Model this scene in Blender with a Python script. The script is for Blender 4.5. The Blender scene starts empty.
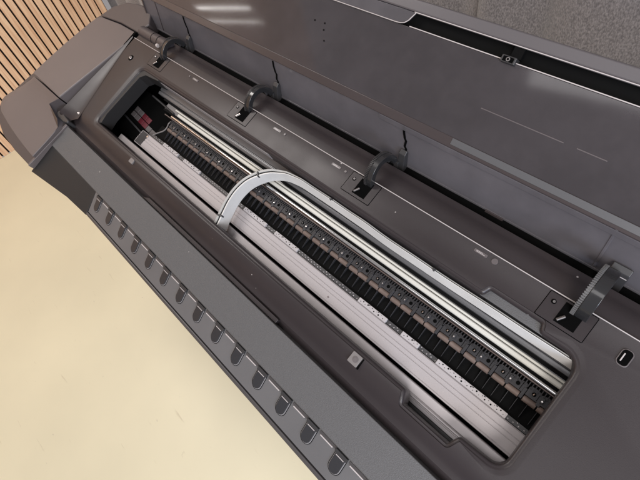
import bpy, bmesh, math, random
from mathutils import Vector, Matrix
from mathutils.geometry import tessellate_polygon
random.seed(7)
S = bpy.context.scene
COL = S.collection
R = math.radians
TILT = 0.2988392          # the printer's top deck rises towards its back

# ------------------------------------------------------------------ camera
cam = bpy.data.cameras.new('camera')
cam.lens = 25.47; cam.sensor_width = 36; cam.clip_end = 60; cam.clip_start = 0.02
co = bpy.data.objects.new('camera', cam); COL.objects.link(co)
m = Matrix(((0.689314, -0.516184, 0.508331), (0.705471, 0.637871, -0.308918), (-0.164791, 0.571555, 0.803846))).to_4x4()
m.translation = (0.984789, -0.124525, 0.572684)
co.matrix_world = m
S.camera = co

# ------------------------------------------------------------------ light
w = bpy.data.worlds.new('World'); S.world = w; w.use_nodes = True
bg = w.node_tree.nodes['Background']
bg.inputs[0].default_value = (1.0, 0.945, 0.955, 1); bg.inputs[1].default_value = 0.26

def area(name, loc, target, size, size_y, power, col):
    l = bpy.data.lights.new(name, 'AREA'); l.shape = 'RECTANGLE'; l.size = size; l.size_y = size_y
    l.energy = power; l.color = col
    o = bpy.data.objects.new(name, l); COL.objects.link(o); o.location = loc
    d = Vector(target) - Vector(loc); o.rotation_euler = d.to_track_quat('-Z', 'Y').to_euler()
    return o
area('added_overhead_light', (2.3, -1.5, 1.9), (0.4, 0.0, -0.1), 1.3, 0.8, 60, (1.0, 0.965, 0.95))  # added key, set to the right so the deck doesn't mirror it
area('added_overhead_light', (-0.9, -0.10, 1.6), (-0.9, -0.1, -0.3), 1.0, 0.5, 17, (1.0, 0.94, 0.90))  # added area light to brighten the oak slats and left pod
area('window_light', (1.95, -0.45, 0.42), (0.95, 0.27, 0.10), 0.5, 0.35, 11, (0.66, 0.78, 1.0))
area('added_overhead_light', (0.75, -0.75, 2.1), (0.6, 0.2, 0), 1.6, 0.5, 6, (1.0, 0.97, 0.97))  # added weak light for a soft glow reflected in the lid
def tube(p0, p1, width, power):
    p0, p1 = Vector(p0), Vector(p1); c = (p0 + p1) / 2; z = -(Vector((0.0, 0.35, 0.25)) - c).normalized(); x = (p1 - p0).normalized()
    y = z.cross(x).normalized(); z = x.cross(y)
    l = bpy.data.lights.new('tube_lamp', 'AREA'); l.shape = 'RECTANGLE'; l.size = (p1 - p0).length; l.size_y = width; l.energy = power; l.color = (1, .97, .93)
    o = bpy.data.objects.new('tube_lamp', l); COL.objects.link(o)
    mm = Matrix((x, y, z)).transposed().to_4x4(); mm.translation = c; o.matrix_world = mm
tube((-1.575, -.515, .904), (-1.307, -.537, 1.092), .008, .17)
tube((-1.540, -.570, .875), (-1.226, -.599, 1.095), .004, .10)
S.view_settings.view_transform = 'Standard'; S.view_settings.look = 'None'
S.view_settings.exposure = 0.22; S.view_settings.gamma = 1.0
S.render.engine = 'CYCLES'

# ------------------------------------------------------------------ materials
def mat(name, col, rough=.5, dust=0.0, scuff=False, metal=0.0, bump=0.0, bscale=400.0, var=0.0, vscale=6.0, rvar=0.0, coat=0.0, spec=.5, speck=0.0):
    m = bpy.data.materials.new(name); m.use_nodes = True
    nt = m.node_tree; b = nt.nodes['Principled BSDF']
    b.inputs['Base Color'].default_value = (*col, 1); b.inputs['Roughness'].default_value = rough
    b.inputs['Metallic'].default_value = metal; b.inputs['Coat Weight'].default_value = coat
    b.inputs['Specular IOR Level'].default_value = spec
    tc = nt.nodes.new('ShaderNodeTexCoord')
    def noise(scale, detail=4):
        n = nt.nodes.new('ShaderNodeTexNoise'); n.inputs['Scale'].default_value = scale; n.inputs['Detail'].default_value = detail
        nt.links.new(tc.outputs['Object'], n.inputs['Vector']); return n
    colsock = None
    if var:
        n = noise(vscale); r = nt.nodes.new('ShaderNodeMapRange'); r.inputs[1].default_value = .3; r.inputs[2].default_value = .7
        r.inputs[3].default_value = 1 - var; r.inputs[4].default_value = 1 + var
        nt.links.new(n.outputs[0], r.inputs[0])
        mx = nt.nodes.new('ShaderNodeVectorMath'); mx.operation = 'SCALE'; mx.inputs[0].default_value = col
        nt.links.new(r.outputs[0], mx.inputs['Scale']); colsock = mx.outputs[0]
    if speck:
        n = noise(1400, 1); r = nt.nodes.new('ShaderNodeMapRange'); r.inputs[1].default_value = .3; r.inputs[2].default_value = .7
        r.inputs[3].default_value = 1 - speck; r.inputs[4].default_value = 1 + speck
        nt.links.new(n.outputs[0], r.inputs[0])
        mx = nt.nodes.new('ShaderNodeVectorMath'); mx.operation = 'SCALE'; mx.inputs[0].default_value = col
        if colsock: nt.links.new(colsock, mx.inputs[0])
        nt.links.new(r.outputs[0], mx.inputs['Scale']); colsock = mx.outputs[0]
    if dust:
        v = nt.nodes.new('ShaderNodeTexVoronoi'); v.inputs['Scale'].default_value = 55; nt.links.new(tc.outputs['Object'], v.inputs['Vector'])
        sp = nt.nodes.new('ShaderNodeSeparateColor'); nt.links.new(v.outputs['Color'], sp.inputs[0])
        th = nt.nodes.new('ShaderNodeMapRange'); th.inputs[1].default_value = .80; th.inputs[2].default_value = 1.0; th.inputs[3].default_value = 0; th.inputs[4].default_value = .10
        nt.links.new(sp.outputs[0], th.inputs[0])
        lt = nt.nodes.new('ShaderNodeMath'); lt.operation = 'LESS_THAN'; nt.links.new(v.outputs['Distance'], lt.inputs[0]); nt.links.new(th.outputs[0], lt.inputs[1])
        ml = nt.nodes.new('ShaderNodeMath'); ml.operation = 'MULTIPLY'; ml.inputs[1].default_value = dust; nt.links.new(lt.outputs[0], ml.inputs[0])
        mc = nt.nodes.new('ShaderNodeMix'); mc.data_type = 'RGBA'; mc.inputs[7].default_value = (.45, .42, .40, 1); mc.inputs[6].default_value = (*col, 1)
        if colsock: nt.links.new(colsock, mc.inputs[6])
        nt.links.new(ml.outputs[0], mc.inputs[0]); colsock = mc.outputs[2]
    if scuff:
        for sc, rot, lo_, cc in ((7, .5, .70, (.50, .42, .27, 1)), (9, 1.9, .71, (.62, .53, .36, 1)), (34, .2, .73, (.40, .34, .24, 1))):
            mp = nt.nodes.new('ShaderNodeMapping'); mp.inputs['Rotation'].default_value = (0, 0, rot); mp.inputs['Scale'].default_value = (1, 9 if sc < 20 else 1.5, 1)
            nt.links.new(tc.outputs['Object'], mp.inputs[0]); n = nt.nodes.new('ShaderNodeTexNoise'); n.inputs['Scale'].default_value = sc; n.inputs['Detail'].default_value = 5
            nt.links.new(mp.outputs[0], n.inputs['Vector']); r = nt.nodes.new('ShaderNodeMapRange'); r.inputs[1].default_value = lo_; r.inputs[2].default_value = lo_ + .06
            r.inputs[4].default_value = .45; nt.links.new(n.outputs[0], r.inputs[0])
            mc = nt.nodes.new('ShaderNodeMix'); mc.data_type = 'RGBA'; mc.inputs[7].default_value = cc; nt.links.new(colsock, mc.inputs[6]); nt.links.new(r.outputs[0], mc.inputs[0]); colsock = mc.outputs[2]
    if colsock: nt.links.new(colsock, b.inputs['Base Color'])
    if rvar:
        n = noise(14, 6); r = nt.nodes.new('ShaderNodeMapRange'); r.inputs[1].default_value = .35; r.inputs[2].default_value = .7
        r.inputs[3].default_value = max(0, rough - rvar); r.inputs[4].default_value = rough + rvar
        nt.links.new(n.outputs[0], r.inputs[0]); nt.links.new(r.outputs[0], b.inputs['Roughness'])
    if bump:
        n = noise(bscale, 2); bp = nt.nodes.new('ShaderNodeBump'); bp.inputs['Strength'].default_value = bump
        bp.inputs['Distance'].default_value = 0.0006
        nt.links.new(n.outputs[0], bp.inputs['Height']); nt.links.new(bp.outputs[0], b.inputs['Normal'])
    return m

M = {}
M['deck'] = mat('brown_plastic', (.031, .0252, .0262), .36, spec=.34, dust=.7, bump=.12, bscale=900, var=.08, rvar=.04)
M['pod'] = mat('taupe_plastic', (.118, .101, .100), .38, bump=.12, bscale=900, var=.04)
M['pod_dark'] = mat('dark_taupe_plastic', (.060, .050, .051), .42, bump=.3, bscale=900, var=.05)
M['slate'] = mat('textured_grey_plastic', (.090, .0885, .090), .55, dust=.4, bump=.8, bscale=900, speck=.16)
M['tray'] = mat('grey_plastic', (.120, .117, .119), .42, bump=.2, bscale=900, var=.08, vscale=9)
M['tray_edge'] = mat('grey_trim', (.06, .055, .055), .4)
M['tab'] = mat('dark_metal_tab', (.055, .055, .060), .28, metal=.5, rvar=.1)
M['black'] = mat('black_plastic', (.005, .005, .005), .6, spec=.04)
M['charcoal'] = mat('charcoal_plastic', (.032, .031, .032), .42, var=.1)
M['liner'] = mat('matte_liner', (.014, .013, .013), .6, bump=.2)
M['void'] = mat('matte_black', (.002, .002, .002), .9, spec=.05)
M['beam'] = mat('pinkish_metal', (.385, .356, .358), .5, metal=.12, var=.05, vscale=4, bump=.15, bscale=700)
M['rail'] = mat('silver_metal', (.42, .395, .40), .42, metal=.45, var=.06)
M['chrome'] = mat('polished_steel', (.80, .80, .80), .12, metal=1)
M['groove'] = mat('groove', (.16, .13, .13), .6)
M['white'] = mat('white_perforated_plastic', (.40, .375, .375), .5, speck=.12)
M['cream'] = mat('cream_belt', (.55, .54, .49), .45, var=.05)
M['band'] = mat('white_tube_band', (.62, .61, .59), .4, var=.06, vscale=25)
M['bandedge'] = mat('grey_tube_edge', (.36, .36, .35), .4)
M['brown'] = mat('tan_rubber', (.135, .098, .082), .6, var=.15, vscale=60)
M['bracket'] = mat('grey_bracket', (.028, .027, .029), .45, spec=.28, var=.25, vscale=50)
M['greyrail'] = mat('grey_rail', (.13, .13, .135), .35, metal=.5)
M['red'] = mat('red_label', (.10, .010, .018), .5)
M['greylab'] = mat('grey_label', (.09, .08, .08), .5)
M['screw'] = mat('bright_screw', (.62, .58, .56), .25, metal=1)
M['mark'] = mat('raised_mark', (.11, .095, .095), .3)
M['lightline'] = mat('light_trim_and_highlight', (.46, .42, .41), .3)  # pale tone for light trim and for painted edge highlights
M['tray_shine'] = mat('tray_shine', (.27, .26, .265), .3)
M['button'] = mat('grey_button', (.17, .155, .15), .4)
M['arm'] = mat('glossy_arm', (.020, .020, .021), .2, rvar=.1, coat=.3)
M['tooth'] = mat('gear_tooth', (.12, .118, .118), .35)
M['floor'] = mat('pale_yellow_linoleum', (.79, .725, .52), .42, scuff=True, var=.05, vscale=2.2, bump=.06, bscale=90)
M['gap'] = mat('black_felt', (.006, .005, .005), .9)
M['line'] = mat('marking', (.46, .45, .44), .4)

def wood():
    m = bpy.data.materials.new('oak_veneer'); m.use_nodes = True; nt = m.node_tree; b = nt.nodes['Principled BSDF']
    tc = nt.nodes.new('ShaderNodeTexCoord'); mp = nt.nodes.new('ShaderNodeMapping'); mp.inputs['Scale'].default_value = (14, 14, .8)
    n = nt.nodes.new('ShaderNodeTexNoise'); n.inputs['Scale'].default_value = 6; n.inputs['Detail'].default_value = 8
    cr = nt.nodes.new('ShaderNodeValToRGB'); cr.color_ramp.elements[0].color = (.70, .42, .26, 1); cr.color_ramp.elements[1].color = (.93, .68, .47, 1)
    cr.color_ramp.elements[0].position = .3; cr.color_ramp.elements[1].position = .68
    nt.links.new(tc.outputs['Object'], mp.inputs[0]); nt.links.new(mp.outputs[0], n.inputs['Vector'])
    nt.links.new(n.outputs[0], cr.inputs[0]); nt.links.new(cr.outputs[0], b.inputs['Base Color']); b.inputs['Roughness'].default_value = .5
    return m
M['wood'] = wood()

def fabric(name, c0, c1):
    m = bpy.data.materials.new(name); m.use_nodes = True; nt = m.node_tree; b = nt.nodes['Principled BSDF']
    tc = nt.nodes.new('ShaderNodeTexCoord'); mp = nt.nodes.new('ShaderNodeMapping'); mp.inputs['Scale'].default_value = (1, 1, .55)
    n = nt.nodes.new('ShaderNodeTexNoise'); n.inputs['Scale'].default_value = 420; n.inputs['Detail'].default_value = 3
    cr = nt.nodes.new('ShaderNodeValToRGB'); cr.color_ramp.elements[0].color = (*c0, 1); cr.color_ramp.elements[1].color = (*c1, 1)
    cr.color_ramp.elements[0].position = .36; cr.color_ramp.elements[1].position = .66
    nt.links.new(tc.outputs['Object'], mp.inputs[0]); nt.links.new(mp.outputs[0], n.inputs['Vector'])
    nt.links.new(n.outputs[0], cr.inputs[0]); nt.links.new(cr.outputs[0], b.inputs['Base Color'])
    b.inputs['Roughness'].default_value = .9; b.inputs['Sheen Weight'].default_value = .3
    bp = nt.nodes.new('ShaderNodeBump'); bp.inputs['Strength'].default_value = .6; bp.inputs['Distance'].default_value = .003
    nt.links.new(n.outputs[0], bp.inputs['Height']); nt.links.new(bp.outputs[0], b.inputs['Normal'])
    return m
M['curtain'] = fabric('grey_woven_fabric', (.115, .104, .108), (.240, .218, .223))

def smoky(name, col, rough, clear, milky=.0):
    """smoky see-through plastic: a glossy tinted sheet that lets part of the light through"""
    m = bpy.data.materials.new(name); m.use_nodes = True; nt = m.node_tree; b = nt.nodes['Principled BSDF']
    b.inputs['Base Color'].default_value = (*col, 1); b.inputs['Specular IOR Level'].default_value = .6
    tc = nt.nodes.new('ShaderNodeTexCoord'); mp = nt.nodes.new('ShaderNodeMapping'); mp.inputs['Scale'].default_value = (1.0, 5, 5)
    n = nt.nodes.new('ShaderNodeTexNoise'); n.inputs['Scale'].default_value = 5; n.inputs['Detail'].default_value = 8; n.inputs['Roughness'].default_value = .65
    nt.links.new(tc.outputs['Object'], mp.inputs[0]); nt.links.new(mp.outputs[0], n.inputs['Vector'])
    r = nt.nodes.new('ShaderNodeMapRange'); r.inputs[1].default_value = .35; r.inputs[2].default_value = .7
    r.inputs[3].default_value = rough * .92; r.inputs[4].default_value = rough * 1.12
    nt.links.new(n.outputs[0], r.inputs[0]); nt.links.new(r.outputs[0], b.inputs['Roughness'])
    tr = nt.nodes.new('ShaderNodeBsdfTransparent'); tr.inputs[0].default_value = (.75, .72, .74, 1)
    mx = nt.nodes.new('ShaderNodeMixShader'); mx.inputs[0].default_value = clear
    src = b.outputs[0]
    if milky:
        tl = nt.nodes.new('ShaderNodeBsdfTranslucent'); tl.inputs[0].default_value = (.62, .62, .68, 1)
        m2 = nt.nodes.new('ShaderNodeMixShader'); m2.inputs[0].default_value = milky
        nt.links.new(src, m2.inputs[1]); nt.links.new(tl.outputs[0], m2.inputs[2]); src = m2.outputs[0]
    n2 = nt.nodes.new('ShaderNodeTexNoise'); n2.inputs['Scale'].default_value = 9; n2.inputs['Detail'].default_value = 9; n2.inputs['Roughness'].default_value = .7
    nt.links.new(tc.outputs['Object'], n2.inputs['Vector'])
    r2 = nt.nodes.new('ShaderNodeMapRange'); r2.inputs[1].default_value = .4; r2.inputs[2].default_value = .72; r2.inputs[3].default_value = .93; r2.inputs[4].default_value = 1.3
    v2 = nt.nodes.new('ShaderNodeVectorMath'); v2.operation = 'SCALE'; v2.inputs[0].default_value = col
    nt.links.new(n2.outputs[0], r2.inputs[0]); nt.links.new(r2.outputs[0], v2.inputs['Scale']); nt.links.new(v2.outputs[0], b.inputs['Base Color'])
    nt.links.new(src, mx.inputs[1]); nt.links.new(tr.outputs[0], mx.inputs[2])
    nt.links.new(mx.outputs[0], nt.nodes['Material Output'].inputs[0])
    return m
M['lid_low'] = smoky('smoky_clear_plastic', (.158, .148, .156), .11, .26, .35)
M['lid_up'] = smoky('dark_smoky_plastic', (.052, .046, .049), .075, .14)
M['lid_frame'] = mat('lid_brown_plastic', (.050, .040, .040), .24, var=.05)
M['lid_rim'] = mat('lid_rim_plastic', (.095, .086, .09), .35, bump=.1)

# ------------------------------------------------------------------ builders
def link(name, me, parent=None, m=None, bevel=0.0, seg=2, sharp=35):
    o = bpy.data.objects.new(name, me); COL.objects.link(o)
    if m is not None: me.materials.append(M[m] if isinstance(m, str) else m)
    for p in me.polygons: p.use_smooth = True
    if bevel:
        b = o.modifiers.new('bevel', 'BEVEL'); b.width = bevel; b.segments = seg; b.limit_method = 'ANGLE'; b.angle_limit = R(32)
        b.harden_normals = True
        me.set_sharp_from_angle(angle=R(180)) if False else None
    else:
        me.set_sharp_from_angle(angle=R(sharp))
    if parent is not None: o.parent = parent
    return o

class MB:
    def __init__(s): s.bm = bmesh.new()
    def box(s, x0, x1, a0, a1, h0, h1):
        v = [s.bm.verts.new(p) for p in [(x0,a0,h0),(x1,a0,h0),(x1,a1,h0),(x0,a1,h0),(x0,a0,h1),(x1,a0,h1),(x1,a1,h1),(x0,a1,h1)]]
        for f in [(3,2,1,0),(4,5,6,7),(0,1,5,4),(1,2,6,5),(2,3,7,6),(3,0,4,7)]: s.bm.faces.new([v[i] for i in f])
        return s
    def ext(s, prof, x0, x1):
        """closed (a,h) outline extruded along x"""
        A = [s.bm.verts.new((x0, a, h)) for a, h in prof]; B = [s.bm.verts.new((x1, a, h)) for a, h in prof]
        n = len(prof)
        for i in range(n): s.bm.faces.new([A[i], A[(i+1) % n], B[(i+1) % n], B[i]])
        s.bm.faces.new(A[::-1]); s.bm.faces.new(B)
        return s
    def prism(s, poly, h0, h1):
        """(x,a) outline; h1 a number or a function of (x,a)"""
        f1 = h1 if callable(h1) else (lambda x, a: h1)
        f0 = h0 if callable(h0) else (lambda x, a: h0)
        A = [s.bm.verts.new((x, a, f0(x, a))) for x, a in poly]; B = [s.bm.verts.new((x, a, f1(x, a))) for x, a in poly]
        n = len(poly)
        for i in range(n): s.bm.faces.new([A[i], A[(i+1) % n], B[(i+1) % n], B[i]])
        s.bm.faces.new(A[::-1]); s.bm.faces.new(B)
        return s
    def cyl(s, p0, p1, r, n=16, r1=None):
        p0, p1 = Vector(p0), Vector(p1); d = (p1 - p0).normalized()
        u = d.orthogonal().normalized(); v = d.cross(u); r1 = r if r1 is None else r1
        A = []; B = []
        for i in range(n):
            t = 2 * math.pi * i / n; e = u * math.cos(t) + v * math.sin(t)
            A.append(s.bm.verts.new(p0 + e * r)); B.append(s.bm.verts.new(p1 + e * r1))
        for i in range(n): s.bm.faces.new([A[i], A[(i+1) % n], B[(i+1) % n], B[i]])
        s.bm.faces.new(A[::-1]); s.bm.faces.new(B)
        return s
    def build(s, name, m, parent=None, bevel=0.0, seg=2, sharp=35):
        bmesh.ops.recalc_face_normals(s.bm, faces=s.bm.faces[:])
        me = bpy.data.meshes.new(name); s.bm.to_mesh(me); s.bm.free()
        return link(name, me, parent, m, bevel, seg, sharp)

def tag(o, label=None, cat=None, group=None, kind=None):
    if label: o['label'] = label
    if cat: o['category'] = cat
    if group: o['group'] = group
    if kind: o['kind'] = kind
    return o

def arc(cx, cy, r, d0, d1, n):
    return [(cx + r * math.cos(R(d0 + (d1 - d0) * i / n)), cy + r * math.sin(R(d0 + (d1 - d0) * i / n))) for i in range(n + 1)]

def roundpoly(pts, n=6):
    """pts: (x, y, radius), counter-clockwise; returns rounded outline"""
    out = []
    N = len(pts)
    for i in range(N):
        p = Vector(pts[i][:2]); r = pts[i][2]
        if r <= 0: out.append((p.x, p.y)); continue
        a = (Vector(pts[i-1][:2]) - p); b = (Vector(pts[(i+1) % N][:2]) - p)
        la, lb = a.length, b.length; a.normalize(); b.normalize()
        ang = a.angle(b); t = min(r / math.tan(ang / 2), la * .49, lb * .49); rr = t * math.tan(ang / 2)
        c = p + (a + b).normalized() * (rr / math.sin(ang / 2))
        s = p + a * t - c; e = p + b * t - c
        a0 = math.atan2(s.y, s.x); a1 = math.atan2(e.y, e.x)
        while a1 - a0 > math.pi: a1 -= 2 * math.pi
        while a1 - a0 < -math.pi: a1 += 2 * math.pi
        for k in range(n + 1):
            t2 = a0 + (a1 - a0) * k / n; out.append((c.x + rr * math.cos(t2), c.y + rr * math.sin(t2)))
    return out

def offset(poly, d):
    """move a counter-clockwise outline outwards by d"""
    out = []; N = len(poly)
    for i in range(N):
        p0, p1, p2 = Vector(poly[i-1]), Vector(poly[i]), Vector(poly[(i+1) % N])
        e1 = (p1 - p0); e2 = (p2 - p1)
        if e1.length < 1e-7: e1 = e2
        if e2.length < 1e-7: e2 = e1
        e1.normalize(); e2.normalize()
        n1 = Vector((e1.y, -e1.x)); n2 = Vector((e2.y, -e2.x)); n = n1 + n2
        if n.length < 1e-6: n = n1
        n.normalize(); k = d / max(.45, n.dot(n1)); out.append((p1.x + n.x * k, p1.y + n.y * k))
    return out

# ================================================================== SETTING
fl = MB(); fl.box(-1.75, 5, -5, 0.74, -.95, -.90)
tag(fl.build('floor', 'floor'), kind='structure')

t = bpy.data.objects.new('slatted_wall', None); COL.objects.link(t); t.location = (-1.75, -1.2, -.90)
tag(t, 'wall panelling of upright light oak slats with black gaps between them', 'wall')
b = MB(); b.box(-.06, -.014, -2.6, 1.832, 0, 2.7); b.build('backing', 'gap', t)
b = MB(); y = -2.6 + .0075
while y < 1.83:
    b.box(-.0139, 0, y, y + .0300, .0, 2.7); y += .0385
b.build('slats', 'wood', t, bevel=.001, seg=1)

def curtain(name, x0, x1, y, label, amp, seed, edge=0.0):
    rnd = random.Random(seed); ph = [rnd.uniform(0, 6.28) for _ in range(4)]
    bm = bmesh.new(); nx = int((x1 - x0) / .012); nz = 24; rows = []
    for j in range(nz + 1):
        z = -.88 + 3.0 * j / nz; row = []
        for i in range(nx + 1):
            x = x0 + (x1 - x0) * i / nx
            s = abs(math.sin(x * 17 + ph[0] + .5 * math.sin(x * 3.1) + .12 * math.sin(z * 1.7))) * 1.3 - .6 + math.sin(x * 41 + ph[1] + .25 * z) * .14 + math.sin(x * 5 + ph[2]) * .4
            yy = y - amp * s
            u = min(i, nx - i) / nx * (x1 - x0)
            if u < .05 and yy < .70: yy += edge * (1 - u / .05) ** 2
            row.append((x, yy, z))
        rows.append(row)
    F = [[bm.verts.new(p) for p in r] for r in rows]
    K = [[bm.verts.new((p[0], p[1] + .003, p[2])) for p in r] for r in rows]
    for j in range(nz):
        for i in range(nx):
            bm.faces.new([F[j][i], F[j][i+1], F[j+1][i+1], F[j+1][i]]); bm.faces.new([K[j][i], K[j+1][i], K[j+1][i+1], K[j][i+1]])
    for j in range(nz):
        for i in (0, nx): bm.faces.new([F[j][i], F[j+1][i], K[j+1][i], K[j][i]])
    for i in range(nx):
        for j in (0, nz): bm.faces.new([F[j][i], F[j][i+1], K[j][i+1], K[j][i]])
    bmesh.ops.recalc_face_normals(bm, faces=bm.faces[:])
    me = bpy.data.meshes.new(name); bm.to_mesh(me); bm.free()
    o = link(name, me, None, 'curtain', sharp=80)
    return tag(o, label, 'curtain', 'grey curtains behind the printer')
curtain('curtain', -1.90, .515, .698, 'heavy grey woven curtain left of the dark seam, beside the wooden slats', .024, 3, .03)
curtain('curtain', .492, 3.2, .672, 'heavy grey woven curtain right of the dark seam, behind the raised lid', .034, 8, .035)
bw = MB(); bw.box(-1.81, 5, .74, .80, -.95, 2.1)
tag(bw.build('back_wall', 'gap'), kind='structure')

# ================================================================== PRINTER
P = bpy.data.objects.new('large_format_printer', None); COL.objects.link(P); P.location = (0, 0, 0); P.rotation_euler = (TILT, 0, 0)
tag(P, 'wide-format printer in brown and grey plastic, smoky lid raised, rollers exposed', 'printer')
XL, XR = -.10, 1.32          # the deck's two ends

# --- deck with the window cut out of it
hole = roundpoly([(-.002, .004, .012), (.868, .004, .0045), (.875, -.012, .003), (.942, -.012, .003), (.948, .004, .0045), (1.0, .006, .016),
                  (1.0, .158, .022), (.949, .158, .0045), (.945, .169, .004), (.875, .169, .004), (.871, .158, .0045), (-.002, .158, .016)])
bm = bmesh.new()
rings = [(-.0012, -.034), (-.0012, -.0065), (-.0006, -.0040), (.0004, -.0026), (.0022, -.0020), (.0034, -.0018), (.0044, -.0012), (.0056, -.0009), (.0080, -.0006), (.0100, -.0002), (.0118, 0.0)]
loops = []
for d, h in rings:
    def near_(x, a):
        if .03 < a < .13: return 1.0
        return min(1.0, .05 + max(0.0, .864 - x, x - .953) / .022)
    pts_ = []
    for (x1_, a1_), (x2_, a2_), (xh, ah) in zip(offset(hole, min(d, .0034)), offset(hole, d), hole):
        f_ = near_(xh, ah); pts_.append((x1_ + (x2_ - x1_) * f_, a1_ + (a2_ - a1_) * f_))
    loops.append([bm.verts.new((x, max(a, -.0170 - .1 * d), h)) for x, a in pts_])
N = len(hole)
for A, B in zip(loops, loops[1:]):
    for i in range(N): bm.faces.new([A[i], A[(i+1) % N], B[(i+1) % N], B[i]])
rim = [v.co.copy() for v in loops[-1]]
outer = [Vector((XL, -.0195, 0)), Vector((XR, -.0195, 0)), Vector((XR, .2075, 0)), Vector((XL, .2075, 0))]
tri = tessellate_polygon([outer, rim[::-1]])
ov = [bm.verts.new(c) for c in outer]; allv = ov + loops[-1][::-1]
for tr in tri:
    try: bm.faces.new([allv[i] for i in tr])
    except ValueError: pass
# front roll and its shoulders
prof = [(-.0195, 0), (-.0225, -.0064 + .0046), (-.0255, -.0081 + .0046), (-.029, -.0101 + .0046), (-.033, -.0115 + .0046), (-.0385, -.0120 + .0046), (-.0385, -.0135 + .0046), (-.0475, -.0128), (-.0475, -.04)]
A = [ov[0]] + [bm.verts.new((XL, a, h)) for a, h in prof[1:]]; B = [ov[1]] + [bm.verts.new((XR, a, h)) for a, h in prof[1:]]
for i in range(len(prof) - 1): bm.faces.new([A[i], A[i+1], B[i+1], B[i]])
# rear edge: a small bright lip, then down into the hinge trough
prof = [(.2075, 0), (.2086, .0006), (.2096, 0.0), (.2102, -.003), (.222, -.0035), (.232, -.005), (.2365, -.0085), (.2425, -.0105), (.2480, -.012), (.2495, -.016), (.2495, -.06)]
A = [ov[3]] + [bm.verts.new((XL, a, h)) for a, h in prof[1:]]; B = [ov[2]] + [bm.verts.new((XR, a, h)) for a, h in prof[1:]]
for i in range(len(prof) - 1): bm.faces.new([A[i], A[i+1], B[i+1], B[i]])
for c_ in (.0005, -.0020, -.0045, -.0070, -.0095, -.0120, -.0145, -.0170):
    bmesh.ops.bisect_plane(bm, geom=bm.verts[:] + bm.edges[:] + bm.faces[:], dist=1e-6, plane_co=(0, c_, 0), plane_no=(0, 1, 0))
for v in bm.verts:                       # the front of the deck rolls down towards the bar
    q_ = max(0.0, .0005 - v.co.y)
    v.co.z -= 11.5 * min(q_, .020) ** 2
bmesh.ops.recalc_face_normals(bm, faces=bm.faces[:])
me = bpy.data.meshes.new('deck_cover'); bm.to_mesh(me); bm.free()
deck = link('deck_cover', me, P, 'deck', sharp=40)
b = MB(); b.cyl((XL, .2087, .0003), (XR, .2087, .0003), .0007, 8); b.build('deck_edge_highlight', 'lightline', deck)  # pale line painted as the highlight along the rear lip
# raised shelf in the front groove
sh = roundpoly([(.268, -.0475, 0), (.665, -.0475, .0), (.665, -.0405, .001), (.285, -.0405, .006)])
b = MB(); b.prism(sh, -.03, -.0065); b.build('groove_shelf', 'deck', deck, bevel=.0006)
# pocket at the back of the window, stippled
b = MB(); b.box(.868, .952, .1565, .176, -.0115, -.0085); b.build('pocket', 'slate', deck, bevel=.0004)
b = MB(); b.box(.868, .950, -.0190, -.0080, -.056, -.0515); b.build('notch_floor', 'charcoal', deck)

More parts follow.
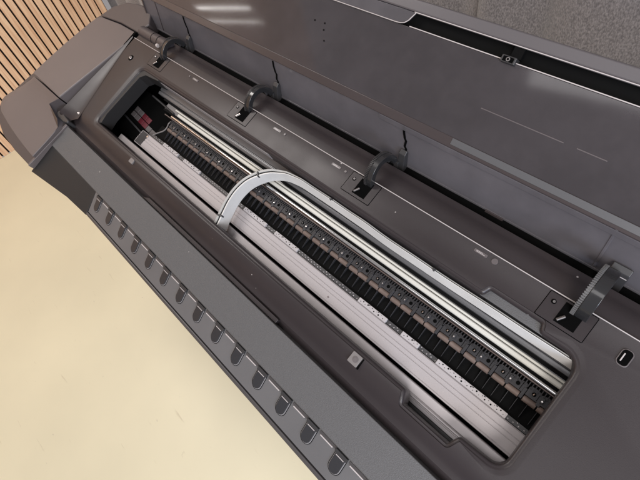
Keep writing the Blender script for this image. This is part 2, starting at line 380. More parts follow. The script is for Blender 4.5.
# --- left and right end pods
def pod(sx, ox):
    """sx=1 the left pod as seen in the photo; sx=-1 the same mirrored on the far right end"""
    X = lambda x: ox + sx * x
    def pr(poly, h0, h1, name, m, bev=.003, seg=3, par=P):
        b = MB(); hf = (lambda x, a: h1((x - ox) / sx, a)) if callable(h1) else h1
        b.prism([(X(x), a) for x, a in poly], h0, hf); return b.build(name, m, par, bevel=bev, seg=seg)
    hr = lambda x, a: .032 - .164 * (a + .010)
    pr([(-.117, -.0095), (-.116, .06), (-.114, .14), (-.112, .2235), (-.20, .2225), (-.290, .213), (-.302, .203), (-.304, .18), (-.300, .10), (-.292, .04), (-.284, -.0075)], -.12, hr, 'end_cover', 'pod')
    # front piece falls from the seam and flattens
    bm = bmesh.new(); rows = []
    for k in range(12):
        q = k / 11.0; a = -.0118 - q * .138
        h = .0115 + .0195 * math.exp(-q * 5.0)
        xr = -.116 - .046 * math.sin(min(1, q / .3) * math.pi / 2) if q < .2 else (-.160 + (q - .2) * .95 if q < .3 else -.070 - .012 * (q - .3))
        xl = -.2835 - .098 * math.sin(min(1, q * 1.25) * math.pi / 2) + (.035 * max(0, (q - .75) / .25) ** 2)
        row = []
        for i in range(15):
            s = i / 14.0; x = xr + (xl - xr) * s
            edge = min(s * .25 , (1 - s) * .25) ; hh = h - .010 * max(0, 1 - (1 - s) / .12) ** 2
            aa = a + (.018 * s * s * max(0, (q - .6) / .4))
            row.append(bm.verts.new((X(x), aa, hh)))
        rows.append(row)
    low = [[bm.verts.new((v.co.x, v.co.y, -.10)) for v in r] for r in (rows[0], rows[-1])]
    for j in range(11):
        for i in range(14): bm.faces.new([rows[j][i], rows[j][i+1], rows[j+1][i+1], rows[j+1][i]])
    side = [r[0] for r in rows]; side2 = [r[-1] for r in rows]
    for rr, lo in ((rows[0], low[0]), (rows[-1], low[1])):
        for i in range(14): bm.faces.new([rr[i], rr[i+1], lo[i+1], lo[i]])
    for sd, idx in ((side, 0), (side2, -1)):
        bm.faces.new(sd + [low[1][idx], low[0][idx]])
    bmesh.ops.recalc_face_normals(bm, faces=bm.faces[:])
    me = bpy.data.meshes.new('end_cover'); bm.to_mesh(me); bm.free()
    o = link('end_cover', me, P, 'pod', bevel=.0015, seg=2)
    # rear corner cover
    pr([(-.1135, .2255), (-.100, .2560), (-.128, .283), (-.18, .291), (-.239, .280), (-.280, .252), (-.300, .2150), (-.29, .2155), (-.20, .2250)], -.12, -.005, 'corner_cover', 'pod_dark', .003)
    # skirt under the pod and the ridge at its right edge
    pr([(-.0705, -.0485), (-.082, -.163), (-.100, -.178), (-.20, -.181), (-.29, -.178), (-.385, -.158), (-.410, -.125), (-.386, -.02), (-.33, .10), (-.325, .205), (-.29, .25), (-.29, .0), (-.09, -.02)], -.13, -.012, 'side_skirt', 'pod_dark', .004)
    pr([(-.0695, -.0465), (-.0770, -.0465), (-.0865, -.1700), (-.0795, -.1735)], -.10, .0095 if False else .004, 'cover_ridge', 'pod', .0012)
    # filleted gutter between deck and pod, and its dark rounded corner
    b = MB(); b.box(*sorted((X(-.1165), X(-.109))), -.009, .222, -.03, .0006); b.build('gutter_gap_shade', 'void', P)  # black strip painted as the shadow between pod and gutter
    pts = [(-.1115, -.0300), (-.103, -.0330), (-.09, -.0340), (-.07, -.0335), (-.074, -.010), (-.084, .03), (-.096, .09), (-.106, .15), (-.1105, .205), (-.1115, .15), (-.1125, .06), (-.1135, 0)]
    bm = bmesh.new(); n = 10; rows = []
    for k in range(19):
        q = k / 18.0; a = -.033 + q * .242
        wd = .052 * (1 - q) ** 1.1 + .004; x1 = -.1105 + wd; hh = .013 * (1 - q) + .001
        if k == 0: x1 = -.075
        rows.append([bm.verts.new((X(-.1095 + (x1 + .1095) * math.sin(i / n * math.pi / 2)), a, .0004 + hh * (1 - math.sin(i / n * math.pi / 2)) ** 1.6)) for i in range(n + 1)])
    for j in range(18):
        for i in range(n): bm.faces.new([rows[j][i], rows[j][i+1], rows[j+1][i+1], rows[j+1][i]])
    # curled front lip of the gutter
    lip = [[bm.verts.new((v.co.x, v.co.y - da, v.co.z - dh)) for v in rows[0]] for da, dh in ((.004, .002), (.007, .008), (.008, .03))]
    seq = [rows[0]] + lip
    for A, B in zip(seq, seq[1:]):
        for i in range(n): bm.faces.new([A[i], A[i+1], B[i+1], B[i]])
    bmesh.ops.recalc_face_normals(bm, faces=bm.faces[:])
    me = bpy.data.meshes.new('gutter'); bm.to_mesh(me); bm.free(); link('gutter', me, P, 'deck', sharp=60)
    pr([(-.119, -.028), (-.128, -.036), (-.126, -.044), (-.112, -.048), (-.080, -.0475), (-.068, -.043), (-.068, -.036), (-.095, -.034)], -.03, .0085, 'gutter_end', 'charcoal', .003)
    # black end panel beside the tray
    b = MB(); bm = b.bm
    q = [(-.084, -.1055, -.004), (.150, -.1055, -.007), (.150, -.158, -.0235), (.066, -.1625, -.021), (-.083, -.182, -.011)]
    A = [bm.verts.new((X(x), a, h)) for x, a, h in q]; B = [bm.verts.new((X(x), a + .012, h - .03)) for x, a, h in q]
    for i in range(5): bm.faces.new([A[i], A[(i+1) % 5], B[(i+1) % 5], B[i]])
    bm.faces.new(A); bm.faces.new(B[::-1])
    b.build('end_panel', 'liner', P, bevel=.001)
pod(1, 0.0)
pod(-1, 1.22 + 0.0)

# --- front bar, stippled grey, and the narrow trim under its edge
b = MB(); prof = [(-.1040, -.0008), (-.1030, .0002), (-.0490, .0002), (-.0482, -.0006), (-.0482, -.02), (-.1052, -.02), (-.1052, -.004)]
b.ext(prof, -.0695, 1.29); b.build('front_bar', 'slate', P, bevel=.0005)

# --- output tray with its row of tabs
CT, ST = math.cos(R(20)), math.sin(R(20))
def T(s, n=0.0):   # along the tray slope from the bar's edge, and off its surface
    return (-.1055 - s * CT - n * ST, -.0058 - s * ST + n * CT)
x0t, x1t = .152, 1.14
b = MB(); b.ext([T(0), T(.0460), T(.0468, -.0012), T(.0475, -.004), T(.049, -.0045), T(.0510, -.002), T(.0535, -.002), T(.0548, -.0035), T(.056, -.008), T(.056, -.02), T(0, -.02)], x0t, x1t)
tray = b.build('output_tray', 'tray', P, bevel=.0004)
b = MB(); b.ext([T(.0485, .0001), T(.0500, .0012), T(.0545, .0006), T(.0562, -.002), T(.0562, -.012), T(.049, -.012)], x0t - .03, x1t); b.build('tray_lip', 'tray_edge', tray, bevel=.0005)
tabx = [.1755 + .0523 * i for i in range(18)]
def slope_prism(poly, n0, n1):
    bm = bmesh.new()
    A = []; B = []
    for x, s in poly:
        a, h = T(s, n0); A.append(bm.verts.new((x, a, h))); a, h = T(s, n1); B.append(bm.verts.new((x, a, h)))
    k = len(poly)
    for i in range(k): bm.faces.new([A[i], A[(i+1) % k], B[(i+1) % k], B[i]])
    bm.faces.new(A[::-1]); bm.faces.new(B)
    bmesh.ops.recalc_face_normals(bm, faces=bm.faces[:]); return bm
def capsule(w, s0, s1, n=8):
    r = w / 2
    return [(-r, s0), (r, s0)] + [(r * math.cos(R(180 * i / n)), s1 - r + r * math.sin(R(180 * i / n))) for i in range(n + 1)]
def mk(name, bm, m, par, bev=0, seg=1):
    me = bpy.data.meshes.new(name); bm.to_mesh(me); bm.free(); return link(name, me, par, m, bev, seg)
tb = mk('tab', slope_prism(capsule(.0162, .0008, .0315), .0002, .0026), 'tab', tray, .0009, 3)
ou = mk('tab_outline', slope_prism(capsule(.0202, .0002, .0337), .0000, .0003), 'black', tb)
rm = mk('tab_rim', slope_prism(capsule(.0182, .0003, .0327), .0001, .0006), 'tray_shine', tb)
sl = mk('tab_slot', slope_prism([(-.0100, .0002), (.0100, .0002), (.0100, .0055), (-.0100, .0055)], .0001, .0034), 'charcoal', tb, .0003)
hb = mk('tab_hinge', slope_prism([(-.0065, .0062), (.0065, .0062), (.0065, .0072), (-.0065, .0072)], .0004, .0031), 'lightline', tb)
rl = mk('tray_clip', slope_prism([(.0150, .0042), (.0372, .0042), (.0372, .0060), (.0150, .0060)], .0001, .0016), 'lightline', tray, .0003)
dk = mk('clip_slot', slope_prism([(.0125, .0003), (.0405, .0003), (.0405, .0039), (.0125, .0039)], .0001, .0008), 'tray_edge', rl)
first = True
for x in tabx:
    if first:
        tb.location.x = x; rl.location.x = x; first = False; continue
    c = tb.copy(); COL.objects.link(c); c.location.x = x
    for ch in (ou, rm, sl, hb):
        d = ch.copy(); COL.objects.link(d); d.parent = c
    c = rl.copy(); COL.objects.link(c); c.location.x = x
    d = dk.copy(); COL.objects.link(d); d.parent = c

# --- body below and the stand
b = MB(); b.ext([(-.100, -.0205), (-.045, -.0205), (-.045, -.141), (.195, -.141), (.195, -.045), (.252, -.062), (.275, -.12), (.22, -.21), (-.05, -.19), (-.105, -.09)], -.11, 1.33)
b.build('body_shell', 'charcoal', P, bevel=.004)
for sx in (.0, 1.22):
    g = MB(); c, s = math.cos(-TILT), math.sin(-TILT)
    def Wd(x, y, z): return (x, y * c - z * s, y * s + z * c)
    for (x0, x1, y0, y1, z0, z1) in ((sx - .03, sx + .03, .06, .12, -.84, -.13), (sx - .035, sx + .035, -.06, .33, -.86, -.82)):
        v = [g.bm.verts.new(Wd(*p)) for p in [(x0,y0,z0),(x1,y0,z0),(x1,y1,z0),(x0,y1,z0),(x0,y0,z1),(x1,y0,z1),(x1,y1,z1),(x0,y1,z1)]]
        for f in [(3,2,1,0),(4,5,6,7),(0,1,5,4),(1,2,6,5),(2,3,7,6),(3,0,4,7)]: g.bm.faces.new([v[i] for i in f])
    for yy in (-.03, .29):
        g.cyl(Wd(sx - .02, yy, -.862), Wd(sx + .02, yy, -.862), .038, 20)
    g.build('stand_leg', 'charcoal', P, bevel=.003)

# ================================================================== INSIDE THE WINDOW
# black box of the print zone
b = MB(); b.box(-.06, 1.10, -.03, .19, -.14, -.12); b.box(-.06, 1.10, .1625, .19, -.12, -.036); b.box(-.08, -.06, -.03, .19, -.14, -.036); b.box(1.08, 1.10, -.03, .19, -.12, -.036); b.box(-.06, 1.10, -.04, -.03, -.12, -.036)
b.build('print_zone_housing', 'void', P)
# lined left wall of the window
b = MB(); li = [(-.0035, .006), (-.0035, .156), (.012, .1595), (.070, .1595), (.070, .1545), (.022, .150), (.010, .138), (.006, .030), (.012, .008), (.004, .002)]
b.prism(li, lambda x, a: -.0355, lambda x, a: -.0045); b.build('window_liner', 'liner', P, bevel=.0008)
# silver front rail
b = MB(); b.ext([(-.0075, -.0500), (-.0070, -.0475), (-.0025, -.0470), (-.0020, -.0480), (-.0008, -.0480), (-.0003, -.0465), (.0020, -.0465), (.0026, -.0475), (.0034, -.0475), (.0040, -.0460), (.0150, -.0455), (.0160, -.0465), (.0162, -.06), (-.0075, -.06)], .03, 1.07)
b.build('front_rail', 'rail', P, bevel=.0004)
# pinkish platen beam with its long grooves
def gr(a): return [(a - .0006, -.0500), (a - .0004, -.0512), (a + .0004, -.0512), (a + .0006, -.0500)]
prof = [(.0208, -.0515), (.0214, -.0502)] + gr(.0238) + gr(.0370) + gr(.0432) + [(.0515, -.0500), (.0530, -.0515), (.0535, -.056), (.0535, -.075), (.0208, -.075)]
b = MB(); b.ext(prof, .075, 1.07); beam = b.build('platen_beam', 'beam', P, sharp=25)
b = MB(); b.ext([(.0225, -.0496), (.0515, -.0496), (.0515, -.0505), (.0225, -.0505)], .077, .102); b.build('beam_end_plate', 'bracket', beam)
scr = MB(); scr.cyl((.103, .0475, -.0500), (.103, .0475, -.0485), .0022, 12); scr.build('screw', 'screw', beam)
scr = MB(); scr.cyl((.685, .0300, -.0500), (.685, .0300, -.0494), .0014, 12); scr.build('screw', 'groove', beam)
# perforated white plates and the black perforated strip they sit on
b = MB(); b.box(.10, 1.07, .0540, .0600, -.062, -.0535); strip = b.build('perforated_strip', 'charcoal', P)
db = MB(); rnd = random.Random(2)
x = .11
while x < 1.03:
    db.cyl((x, .0562 + rnd.uniform(-.0006, .0006), -.0537), (x, .0562, -.0531), .0009, 6)
    if rnd.random() < .45: db.cyl((x + .004, .0588, -.0537), (x + .004, .0588, -.0531), .0008, 6)
    x += .0072
db.build('rivets', 'white', strip)
for (xa, xb) in ((.158, .215), (.238, .297), (.443, .505), (.530, .588), (.726, .780), (.808, .838), (.868, .972)):
    b = MB(); b.box(xa, xb, .0532, .0606, -.0560, -.0500); pl = b.build('white_plate', 'white', P, bevel=.0008)
    db = MB(); x = xa + .005; k = 0
    while x < xb - .003:
        db.cyl((x, .0562 + (k % 2) * .0022, -.0502), (x, .0562 + (k % 2) * .0022, -.04985), (.0007, .0010, .0005, .0012, .0004)[k % 5], 7); x += .0043; k += 1
        if k % 4 == 0: db.box(x - .003, x - .0008, .0590, .0599, -.0502, -.0498)
    db.build('holes', 'void', pl)
# black ribbed platen
b = MB(); b.box(.10, 1.07, .0600, .0875, -.075, -.0620); ribbed = b.build('ribbed_platen', 'black', P)
b = MB(); x = .137
while x < 1.03:
    b.ext([(.0640, -.0625), (.0655, -.0605), (.0835, -.0560), (.0850, -.0625)], x, x + .0007); x += .0128
b.build('ribs', 'bracket', ribbed)
# pinch rollers in pairs on their brackets
RP = .0415
axle = MB(); axle.cyl((.135, .0885, -.0490), (1.05, .0885, -.0490), .0012, 8); axle.build('roller_axle', 'charcoal', P)
k = 0; x = .142
br0 = None
while x < 1.04:
    if br0 is None:
        b = MB()
        b.prism([(.0010, .0915), (.0165, .0915), (.0165, .0885), (.0215, .0885), (.0215, .0915), (.0405, .0915), (.0405, .1030), (.0375, .1050), (.0300, .1030), (.0250, .1055), (.0170, .1030), (.0120, .1055), (.0040, .1050), (.0010, .1030)], -.052, -.0440)
        b.box(.0412 - .0030, .0412 + .0010, .0845, .0990, -.050, -.0430)
        b.box(.0185, .0225, .0935, .1015, -.0450, -.0420)
        br0 = b.build('roller_bracket', 'bracket', P, bevel=.0006); br0.location.x = x
        d = MB(); d.cyl((.0095, .0978, -.0442), (.0095, .0978, -.0436), .0026, 10); d.cyl((.0300, .0978, -.0442), (.0300, .0978, -.0436), .0026, 10)
        d.box(.0148, .0154, .0925, .1035, -.0442, -.0437); d.box(.0345, .0351, .0925, .1035, -.0442, -.0437)
        hol = d.build('bracket_holes', 'void', br0)
        d = MB(); d.cyl((.0205, .0965, -.0425), (.0205, .0965, -.0412), .0010, 8); d.cyl((.0092, .0968, -.0438), (.0098, .0990, -.0428), .0010, 8)
        pin = d.build('spring_pin', 'screw', br0)
        rl0 = MB(); rl0.cyl((.0015, .0875, -.0485), (.0185, .0875, -.0485), .0041, 16); rl0 = rl0.build('pinch_roller', 'brown', P, bevel=.0006); rl0.location.x = x
        rl1 = MB(); rl1.cyl((.0202, .0875, -.0485), (.0378, .0875, -.0485), .0041, 16); rl1 = rl1.build('pinch_roller', 'brown', P, bevel=.0006); rl1.location.x = x
    else:
        c = br0.copy(); COL.objects.link(c); c.location.x = x
        for ch in (hol, pin):
            d = ch.copy(); COL.objects.link(d); d.parent = c
        for r0 in (rl0, rl1):
            c = r0.copy(); COL.objects.link(c); c.location.x = x
    x += RP
# comb of springs behind the brackets
b = MB(); b.box(.135, 1.07, .1030, .1090, -.060, -.0500); comb = b.build('spring_comb', 'black', P)
b = MB(); x = .138; 
while x < 1.03:
    b.ext([(.1000, -.0500), (.1003, -.0425), (.1082, -.0440), (.1090, -.0505)], x, x + .0013); x += .0041
b.build('comb_teeth', 'bracket', comb)
# polished rod, dark gap, belt rails
b = MB(); b.box(.10, 1.07, .1092, .1108, -.058, -.0475); b.build('copper_rail', mat('copper_rail', (.10, .075, .068), .45, metal=.3), P)
b = MB(); b.cyl((.125, .1140, -.0480), (1.07, .1140, -.0480), .0029, 24); b.build('polished_rod', 'chrome', P)
b = MB(); b.box(.08, 1.07, .1165, .1215, -.060, -.0520); b.build('dark_channel', 'black', P)
b = MB(); b.ext([(.1212, -.052), (.1212, -.0465), (.1226, -.0445), (.1268, -.0445), (.1282, -.0465), (.1282, -.052)], .14, 1.07); b.build('belt', 'cream', P, bevel=.0005)
b = MB(); b.ext([(.1292, -.052), (.1292, -.0480), (.1300, -.0470), (.1318, -.0470), (.1328, -.0480), (.1328, -.052)], .12, 1.07); b.build('belt', 'cream', P, bevel=.0005)
b = MB(); b.box(.08, 1.07, .1215, .1345, -.060, -.0522); b.build('belt_channel', 'greyrail', P)
b = MB(); b.box(.06, 1.07, .1348, .1385, -.060, -.0500); b.build('dark_channel', 'black', P)
b = MB(); b.ext([(.1388, -.050), (.1390, -.0440), (.1425, -.0425), (.1455, -.0425), (.1460, -.0445), (.1475, -.0445), (.1480, -.0420), (.1545, -.0405), (.1620, -.036), (.1620, -.055), (.1388, -.055)], .040, 1.07)
b.build('rear_rail', 'greyrail', P, bevel=.0004)
b = MB(); b.ext([(.1560, -.030), (.1560, -.012), (.1590, -.012), (.1590, -.030)], .03, .44); b.build('rear_trim', 'rail', P, bevel=.0004)

# --- white tube band bent in a U
top = [(.452, -.030), (.449, -.010), (.444, .006), (.437, .026), (.430, .050), (.428, .074), (.433, .098), (.447, .120), (.464, .135), (.486, .146), (.512, .1515), (.545, .1535), (.60, .1540), (.66, .1535), (.72, .1520), (.80, .1525), (.90, .1535), (.98, .1545), (1.07, .1545)]
def smooth(pts, n):
    out = []
    for i in range(len(pts) - 1):
        p0 = Vector(pts[max(0, i-1)]); p1 = Vector(pts[i]); p2 = Vector(pts[i+1]); p3 = Vector(pts[min(len(pts)-1, i+2)])
        for k in range(n):
            t = k / n; out.append(.5 * ((2*p1) + (-p0+p2)*t + (2*p0-5*p1+4*p2-p3)*t*t + (-p0+3*p1-3*p2+p3)*t**3))
    out.append(Vector(pts[-1])); return out
cp = smooth(top, 6)
def sm(x, a, b): x = min(1, max(0, (x - a) / (b - a))); return x * x * (3 - 2 * x)
def ribbon(o0, o1, h0, h1, name, m, par, lean, fade=False, bev=.0005):
    """a strip on edge between offsets o0,o1 (to the inside of the bend), heights h0..h1; its foot swings inwards by lean"""
    bm = bmesh.new(); rows = []
    for i, p in enumerate(cp):
        tdir = (cp[min(i+1, len(cp)-1)] - cp[max(i-1, 0)]).normalized(); n = Vector((tdir.y, -tdir.x)); w = i / (len(cp) - 1)
        back = sm(w, .38, .62); k = 1 - .65 * back; L = lean * back
        wav = (.0016 * math.sin(i * .33) + .0013 * math.sin(i * .81)) * back
        z0, z1 = h0 + .007 * back + wav * .5, h1 + wav
        if fade: z1 -= .003 * back
        P_ = [(o0 * k + L * .8, z0), (o0 * k, z1), (o1 * k, z1), (o1 * k + L, z0)]
        rows.append([bm.verts.new((p.x + n.x * o, p.y + n.y * o, z)) for o, z in P_])
    for A, B in zip(rows, rows[1:]):
        for i in range(4): bm.faces.new([A[i], A[(i+1) % 4], B[(i+1) % 4], B[i]])
    bm.faces.new(rows[0]); bm.faces.new(rows[-1][::-1])
    bmesh.ops.recalc_face_normals(bm, faces=bm.faces[:])
    me = bpy.data.meshes.new(name); bm.to_mesh(me); bm.free(); return link(name, me, par, m, bev, 2)
tube = ribbon(.0052, .0078, -.0400, -.0135, 'tube_band', 'band', P, .0060)
ribbon(-.0030, .0018, -.0380, -.0138, 'outer_strap', 'bandedge', tube, .002, True)
ribbon(.0019, .0053, -.0360, -.0150, 'tube_core', 'black', tube, .002, True)
for i in (16, 42, 72, 90):
    p = cp[i]; q = cp[i+1] - cp[i]; tdir = q.normalized(); n = Vector((tdir.y, -tdir.x)); bk = 1 - .6 * sm(i / (len(cp) - 1), .38, .62)
    bm = bmesh.new(); V = []
    for hh in (-.019, -.0112):
        for (s, o_) in ((-.0013, .0086), (.0013, .0086), (.0013, -.0010), (-.0013, -.0010)):
            c = p + tdir * s + n * o_ * bk; V.append(bm.verts.new((c.x, c.y, hh)))
    for f in [(3,2,1,0),(4,5,6,7),(0,1,5,4),(1,2,6,5),(2,3,7,6),(3,0,4,7)]: bm.faces.new([V[j] for j in f])
    me = bpy.data.meshes.new('tube_clip'); bm.to_mesh(me); bm.free(); link('tube_clip', me, tube, 'charcoal', .0004, 1)

# --- carriage parked in the dark at the left end
car = MB(); car.prism(roundpoly([(-.055, .020, .004), (.088, .020, .004), (.105, .045, .004), (.105, .132, .006), (-.055, .132, .004)]), -.11, -.066); car = car.build('carriage', 'void', P, bevel=.002)
cols = ['greylab', 'greylab', 'red', 'red', 'greylab', 'greylab']
for i, c in enumerate(cols):
    for r_ in range(2):
        x0 = -.020 + i * .0195; a0 = .064 + r_ * .0135 - i * .0018
        if i >= 4 and r_ == 1: continue
        b = MB(); b.prism([(x0, a0), (x0 + .0175, a0 - .0012), (x0 + .0175, a0 + .0108), (x0, a0 + .012)], -.068, -.0645)
        b.build('cartridge_label', c if r_ == 0 or c != 'red' else 'red', car, bevel=.0006)
b = MB(); b.prism([(-.03, .052), (.10, .040), (.10, .043), (-.03, .056)], -.068, -.060); b.build('carriage_bar', 'bracket', car)
b = MB(); b.cyl((.022, .128, -.05), (.12, .122, -.05), .0022, 10); b.build('carriage_rod', 'charcoal', P)
# bent cable at the end of the rollers
bm = MB(); pts = smooth([(.136, .105), (.134, .098), (.138, .088), (.136, .078), (.125, .066), (.118, .058)], 5)
for i in range(len(pts) - 1): bm.cyl((pts[i].x, pts[i].y, -.046), (pts[i+1].x, pts[i+1].y, -.046), .0014, 8)
bm.build('end_cable', 'button', P)

# ================================================================== DECK DETAILS
def arm_set(x, hi, big=False):
    wd = .0125 if not big else .018
    # recess plate
    pl = roundpoly([(x - .030, .173, .001), (x + .026, .173, .001), (x + .026, .2065, .001), (x - .030, .2065, .001)], 2)
    b = MB(); b.prism(pl, .0001, .0006); plate = b.build('recess_plate', 'deck', P, bevel=.0003)
    b = MB(); b.prism(offset(pl, .0009), .0001, .0003); b.build('plate_seam', 'void', plate)
    b = MB(); b.box(x - .010, x + .014, .177, .204, .0002, .0010); b.build('recess_slot', 'void', plate)
    b = MB(); b.cyl((x - .0075, .1795, .0022), (x - .0020, .1880, .0024), .0019, 10); b.build('catch', 'screw' if x < .5 else 'button', plate, bevel=.0006)
    b = MB(); b.cyl((x - .021, .1965, .0004), (x - .021, .1965, .0012), .0030, 14); s = b.build('screw', 'void', plate)
    b = MB(); b.cyl((x - .021, .1965, .0010), (x - .0205, .1965, .0020), .0017, 12); b.build('screw_head', 'screw', s)
    # arched arm
    n = 26; ca, ch, ro = .2285, hi - .0315, .0315
    if big: ca, ch, ro = .2300, hi - .036, .036
    ri = ro - .0095
    a0, a1 = (205, -8)
    outl = arc(ca, ch, ro, a0, a1, n) + arc(ca, ch, ri, a1, a0, n)
    b = MB(); b.ext(outl, x + .004, x + wd); arm = b.build('hinge_arm', 'arm', P, bevel=.0006, sharp=30)
    b = MB()
    outl = arc(ca, ch, ro - .0012, a0, a1, n) + arc(ca, ch, ri - .002, a1, a0, n); b.ext(outl, x - .0005, x + .0038)
    for i in range(46):
        th = R(a0 + (a1 - a0) * (i + .5) / 46); c, s = math.cos(th), math.sin(th); w2 = .00055
        q = [(ca + (ro - .0014) * c - w2 * s, ch + (ro - .0014) * s + w2 * c), (ca + (ro - .0014) * c + w2 * s, ch + (ro - .0014) * s - w2 * c),
             (ca + (ro + .0010) * c + w2 * s, ch + (ro + .0010) * s - w2 * c), (ca + (ro + .0010) * c - w2 * s, ch + (ro + .0010) * s + w2 * c)]
        b.ext(q, x - .0012, x + .0036)
    b.build('arm_teeth', 'tooth' if big else 'charcoal', arm, sharp=30)
    return arm
arms = [(.036, .022, False), (.340, .022, False), (.640, .026, False), (.962, .030, True)]
for a_ in arms: arm_set(*a_)
# upright clips against the lid
# screws, marks, buttons on the deck
def screw(x, a, r=.0042):
    b = MB(); b.cyl((x, a, .0001), (x, a, .0006), r * 1.3, 18); s = b.build('screw_recess', 'void', P)
    b = MB(); b.cyl((x, a, .0004), (x + .001, a + .0005, .0022), r * .8, 14, r * .55); b.build('screw', 'screw', s, bevel=.0004)
screw(-.057, .164, .0055)
for x in (.150, .452, .598, .860):
    a0 = .199 if x != .860 else .2005
    b = MB(); b.cyl((x, a0, .0001), (x, a0, .0012), .0042 if x == .860 else .0022, 16); k = b.build('raised_mark', 'mark', P, bevel=.0003)
    b = MB(); c0 = x - .030 if x > .2 else x + .012
    b.prism(roundpoly([(c0, a0 - .0022, .0010), (c0 + .019, a0 - .0022, .001), (c0 + .019, a0 + .0022, .001), (c0, a0 + .0022, .001)], 3), .0001, .0008)
    k2 = b.build('raised_mark', 'mark', P, bevel=.0002)
    b = MB(); b.box(c0 + .003, c0 + .016, a0 - .0010, a0 - .0004, .0006, .0010); b.box(c0 + .003, c0 + .012, a0 + .0003, a0 + .0009, .0006, .0010); b.build('mark_line', 'lightline', k2)
def pad(x, a, w_, d_, h, tilt=False, name='button'):
    b = MB(); b.prism(roundpoly([(x - w_/2, a - d_/2, .0015), (x + w_/2, a - d_/2, .0015), (x + w_/2, a + d_/2, .0015), (x - w_/2, a + d_/2, .0015)], 3), h - .004, h + .0012); return b
o = pad(.795, -.0085, .016, .016, 0).build('latch_button', 'button', P, bevel=.0006)
b = MB(); b.cyl((.796, -.0085, .001), (.796, -.0085, .0018), .0042, 18); b.cyl((.796, -.0085, .001), (.796, -.0085, .0022), .0028, 18); b.build('button_dimple', 'mark', o)
b = MB(); b.box(.8042, .8056, -.017, -.001, -.004, .0008); b.build('button_gap', 'void', o)
pad(.183, -.0100, .014, .010, 0).build('front_button', 'button', P, bevel=.0006)
pad(-.090, -.0080, .010, .0085, .0002).build('front_button', 'button', P, bevel=.0006)
screw(-.070, -.0095, .0050)
# keyhole button at the right end
b = MB(); kp = roundpoly([(1.0235, .1755, .004), (1.0340, .1755, .004), (1.0340, .1935, .004), (1.0235, .1935, .004)], 6); b.prism(offset(kp, .0012), .0001, .0014); k = b.build('lever_seat', 'mark', P, bevel=.0005)
b = MB(); b.prism(kp, .0010, .0017); k = b.build('lever_hole', 'void', k)
b = MB(); b.box(1.0258, 1.0272, .1790, .1890, .0015, .0022); b.build('lever_glint', 'lightline', k, bevel=.0005)  # pale bar painted as a glint in the keyhole

# left hinge block behind the deck edge
b = MB(); b.cyl((-.098, .2330, -.0040), (.022, .2330, -.0040), .0125, 24); hb_ = b.build('hinge_barrel', 'pod_dark', P)
for x in (-.040, -.015): 
    b = MB(); b.cyl((x, .2330, -.0040), (x + .0015, .2330, -.0040), .0129, 24); b.build('barrel_seam', 'void', hb_)
b = MB(); b.cyl((-.007, .2195, .003), (-.001, .2195, .003), .0042, 12); b.build('barrel_pin', 'lightline', hb_, bevel=.0006)

# ================================================================== LID (built upright in world axes, then carried by the printer)
lid = bpy.data.objects.new('lid', None); COL.objects.link(lid); lid.parent = P
lid.rotation_euler = (-TILT, 0, 0)
Y0, Z0 = .264, .0485
def D(th): return math.sin(R(th)), math.cos(R(th))
def sheet(name, m, y, z, th, s0, s1, xa, xb, thick, bev=.0008, nrm=0.0, par=lid):
    """a slab leaning back th degrees from upright, starting at (y,z)"""
    s_, c_ = D(th); f = lambda s, n: (y + s_ * s - c_ * n, z + c_ * s + s_ * n)
    b = MB(); b.ext([f(s0, nrm), f(s1, nrm), f(s1, nrm - thick), f(s0, nrm - thick)], xa, xb)
    return b.build(name, m, par, bevel=bev)
LX0, LX1 = -.140, 1.34
s8, c8 = D(8); Y1, Z1 = Y0 + s8 * .0700, Z0 + c8 * .0700
low = sheet('lower_panel', 'lid_low', Y0, Z0, 8, .0, .0700, LX0, LX1, .003)
sheet('panel_foot', 'lid_low', Y0, Z0, 8, -.002, .0015, LX0, LX1, .006, .0006, .0012, low)
sheet('end_frame', 'lid_frame', Y0, Z0, 8, .0, .0720, LX0 - .004, LX0 + .0015, .006, .0006, .002, low)
sheet('inner_frame', 'lid_frame', Y0, Z0, 8, .004, .0700, -.0780, -.0755, .001, .0003, .0012, low)
sheet('inner_frame', 'lid_low', Y0, Z0, 8, .004, .0700, .949, .952, .001, .0003, .0012, low)
sheet('foot_tab', 'lid_frame', Y0, Z0, 8, -.004, .0010, .800, .828, .004, .0006, .0030, low)
# crease band
s30, c30 = D(45)
band = sheet('crease_band', 'lid_frame', Y1, Z1, 45, -.001, .0130, LX0, LX1, .006, .0012, .001)
sheet('painted_reflection', 'greyrail', Y1, Z1, 45, .0035, .0125, .725, LX1, .0012, .0004, .0018, band)  # silver strip painted as a window reflection on the band
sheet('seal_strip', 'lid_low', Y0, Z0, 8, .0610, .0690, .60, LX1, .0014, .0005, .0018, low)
# upper panel with a step line inside it
Y2, Z2 = Y1 + s30 * .0125, Z1 + c30 * .0125
up = sheet('upper_panel', 'lid_up', Y2, Z2, 45, .0, .1105, LX0, LX1, .0035)
sheet('ledge', 'lid_up', Y2, Z2, 45, .0470, .0490, .0, LX1, .010, .0004, -.0042, up)
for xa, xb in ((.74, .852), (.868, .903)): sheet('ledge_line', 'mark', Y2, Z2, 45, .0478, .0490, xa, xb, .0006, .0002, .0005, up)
# bright edge, dark handle channel, grey rim
sheet('panel_edge', 'lightline', Y2, Z2, 45, .1105, .1118, .586, LX1, .004, .0003, .0012, up)
sheet('channel', 'black', Y2, Z2, 45, .1118, .1310, LX0, LX1, .004, .0003, -.009)
rimo = sheet('rim', 'lid_rim', Y2, Z2, 45, .1305, .1470, LX0, LX1, .014, .0025, .003)
sheet('rim_edge', 'lightline', Y2, Z2, 45, .1296, .1308, .586, LX1, .004, .0003, .0034, rimo)
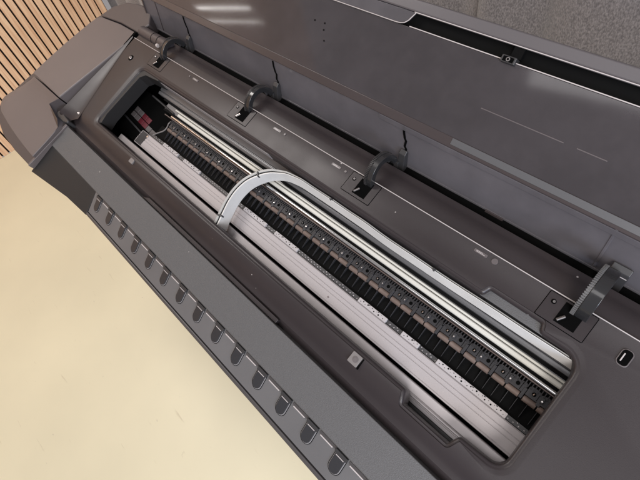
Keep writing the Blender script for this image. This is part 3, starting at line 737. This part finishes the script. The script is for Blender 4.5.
# clear cover strip over the channel's left part, with its rounded end
s_, c_ = D(45); f = lambda s, n: (Y2 + s_ * s - c_ * n, Z2 + c_ * s + s_ * n)
bm = bmesh.new()
out = [(LX0, .1110), (.560, .1110), (.570, .1115), (.577, .1135), (.582, .1180), (.589, .1300), (LX0, .1300)]
A = [bm.verts.new((x, *f(s, .0022))) for x, s in out]; B = [bm.verts.new((x, *f(s, .0002))) for x, s in out]
for i in range(len(out)): bm.faces.new([A[i], A[(i+1) % len(out)], B[(i+1) % len(out)], B[i]])
bm.faces.new(A); bm.faces.new(B[::-1]); bmesh.ops.recalc_face_normals(bm, faces=bm.faces[:])
me = bpy.data.meshes.new('channel_cover'); bm.to_mesh(me); bm.free(); cc = link('channel_cover', me, lid, 'lid_low', .0004)
bm = MB(); pts = [(LX0, .1108), (.560, .1108), (.570, .1113), (.577, .1133), (.582, .1178), (.589, .1300)]
for i in range(len(pts) - 1): bm.cyl((pts[i][0], *f(pts[i][1], .003)), (pts[i+1][0], *f(pts[i+1][1], .003)), .0007, 6)
bm.build('cover_edge', 'lightline', cc)
# square latch in the channel
b = MB(); q0, q1 = f(.1075, .006), f(.1165, .006); q2, q3 = f(.1165, -.008), f(.1075, -.008)
b.ext([q0, q1, q2, q3], .7340, .7540); la = b.build('lid_latch', 'charcoal', lid, bevel=.0012)
b = MB(); b.ext([f(.1090, .0064), f(.1150, .0064), f(.1150, .005), f(.1090, .005)], .7368, .7512); b.build('latch_face', 'void', la)
b = MB(); c = f(.112, .0060); c2 = f(.112, .0070); b.cyl((.744, *c), (.744, *c2), .0026, 18); k = b.build('latch_ring', 'button', la)
b = MB(); c = f(.112, .0068); c2 = f(.112, .0074); b.cyl((.744, *c), (.744, *c2), .0014, 14); b.build('latch_hole', 'void', k)
b = MB(); q0, q1 = f(.1165, .000), f(.1300, .000); q2, q3 = f(.1300, -.008), f(.1165, -.008); b.ext([q0, q1, q2, q3], .7420, .7560); b.build('latch_stem', 'black', la)
# tiny vent dots
for x, s in ((.409, .0735), (.432, .0745), (.435, .0645), (.444, .0495)):
    dots = MB(); dots.cyl((x, *f(s, .0002)), (x, *f(s, .0010)), .0014, 8); dots.build('bumper_dot', 'black', up)
# clips where the arms meet the lower panel, with the black seam above each
def clip(x, big=False):
    w_ = .012 if not big else .022
    s_, c_ = D(8); g = lambda s, n: (Y0 + s_ * s - c_ * n, Z0 + c_ * s + s_ * n)
    b = MB(); b.ext([g(-.012, .001), g(.027, .001), g(.030, .004), g(.024, .0095), g(.004, .011), g(-.012, .011)], x, x + w_)
    c = b.build('arm_clip', 'charcoal', lid, bevel=.001)
    b = MB(); b.ext([g(-.008, .011), g(.010, .011), g(.010, .015), g(-.008, .016)], x - .004, x + .004); b.build('clip_hook', 'charcoal', c, bevel=.0008)
    if big:
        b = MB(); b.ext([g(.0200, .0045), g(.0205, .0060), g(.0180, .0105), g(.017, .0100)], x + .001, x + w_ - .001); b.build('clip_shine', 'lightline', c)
    else:
        b = MB(); px = x + .004; zz = [(.019, 0), (.030, .0012), (.034, -.0018), (.044, -.0002), (.048, -.0030), (.058, -.0055), (.068, -.0060)]
        for (s0, o0), (s1, o1) in zip(zz, zz[1:]):
            p = [(px + o0, s0), (px + o0 + .0034, s0), (px + o1 + .0034, s1), (px + o1, s1)]
            A = [b.bm.verts.new((x_, *g(s, .0004))) for x_, s in p]; B = [b.bm.verts.new((x_, *g(s, .0016))) for x_, s in p]
            for i in range(4): b.bm.faces.new([A[i], A[(i+1) % 4], B[(i+1) % 4], B[i]])
            b.bm.faces.new(A[::-1]); b.bm.faces.new(B)
        b.build('panel_seam', 'void', low)
for x in (.044, .346, .648): clip(x)
clip(.966, True)
# trough behind the deck edge and the rear cover
b = MB(); b.ext([(.2475, -.05), (.2475, -.034), (.300, -.030), (.300, -.05)], XL, XR); b.build('hinge_trough', 'void', P)
b = MB(); b.ext([(.285, -.029), (.300, -.018), (.350, -.030), (.38, -.07), (.37, -.14), (.28, -.14)], LX0, XR); b.build('rear_cover', 'deck', P, bevel=.003)
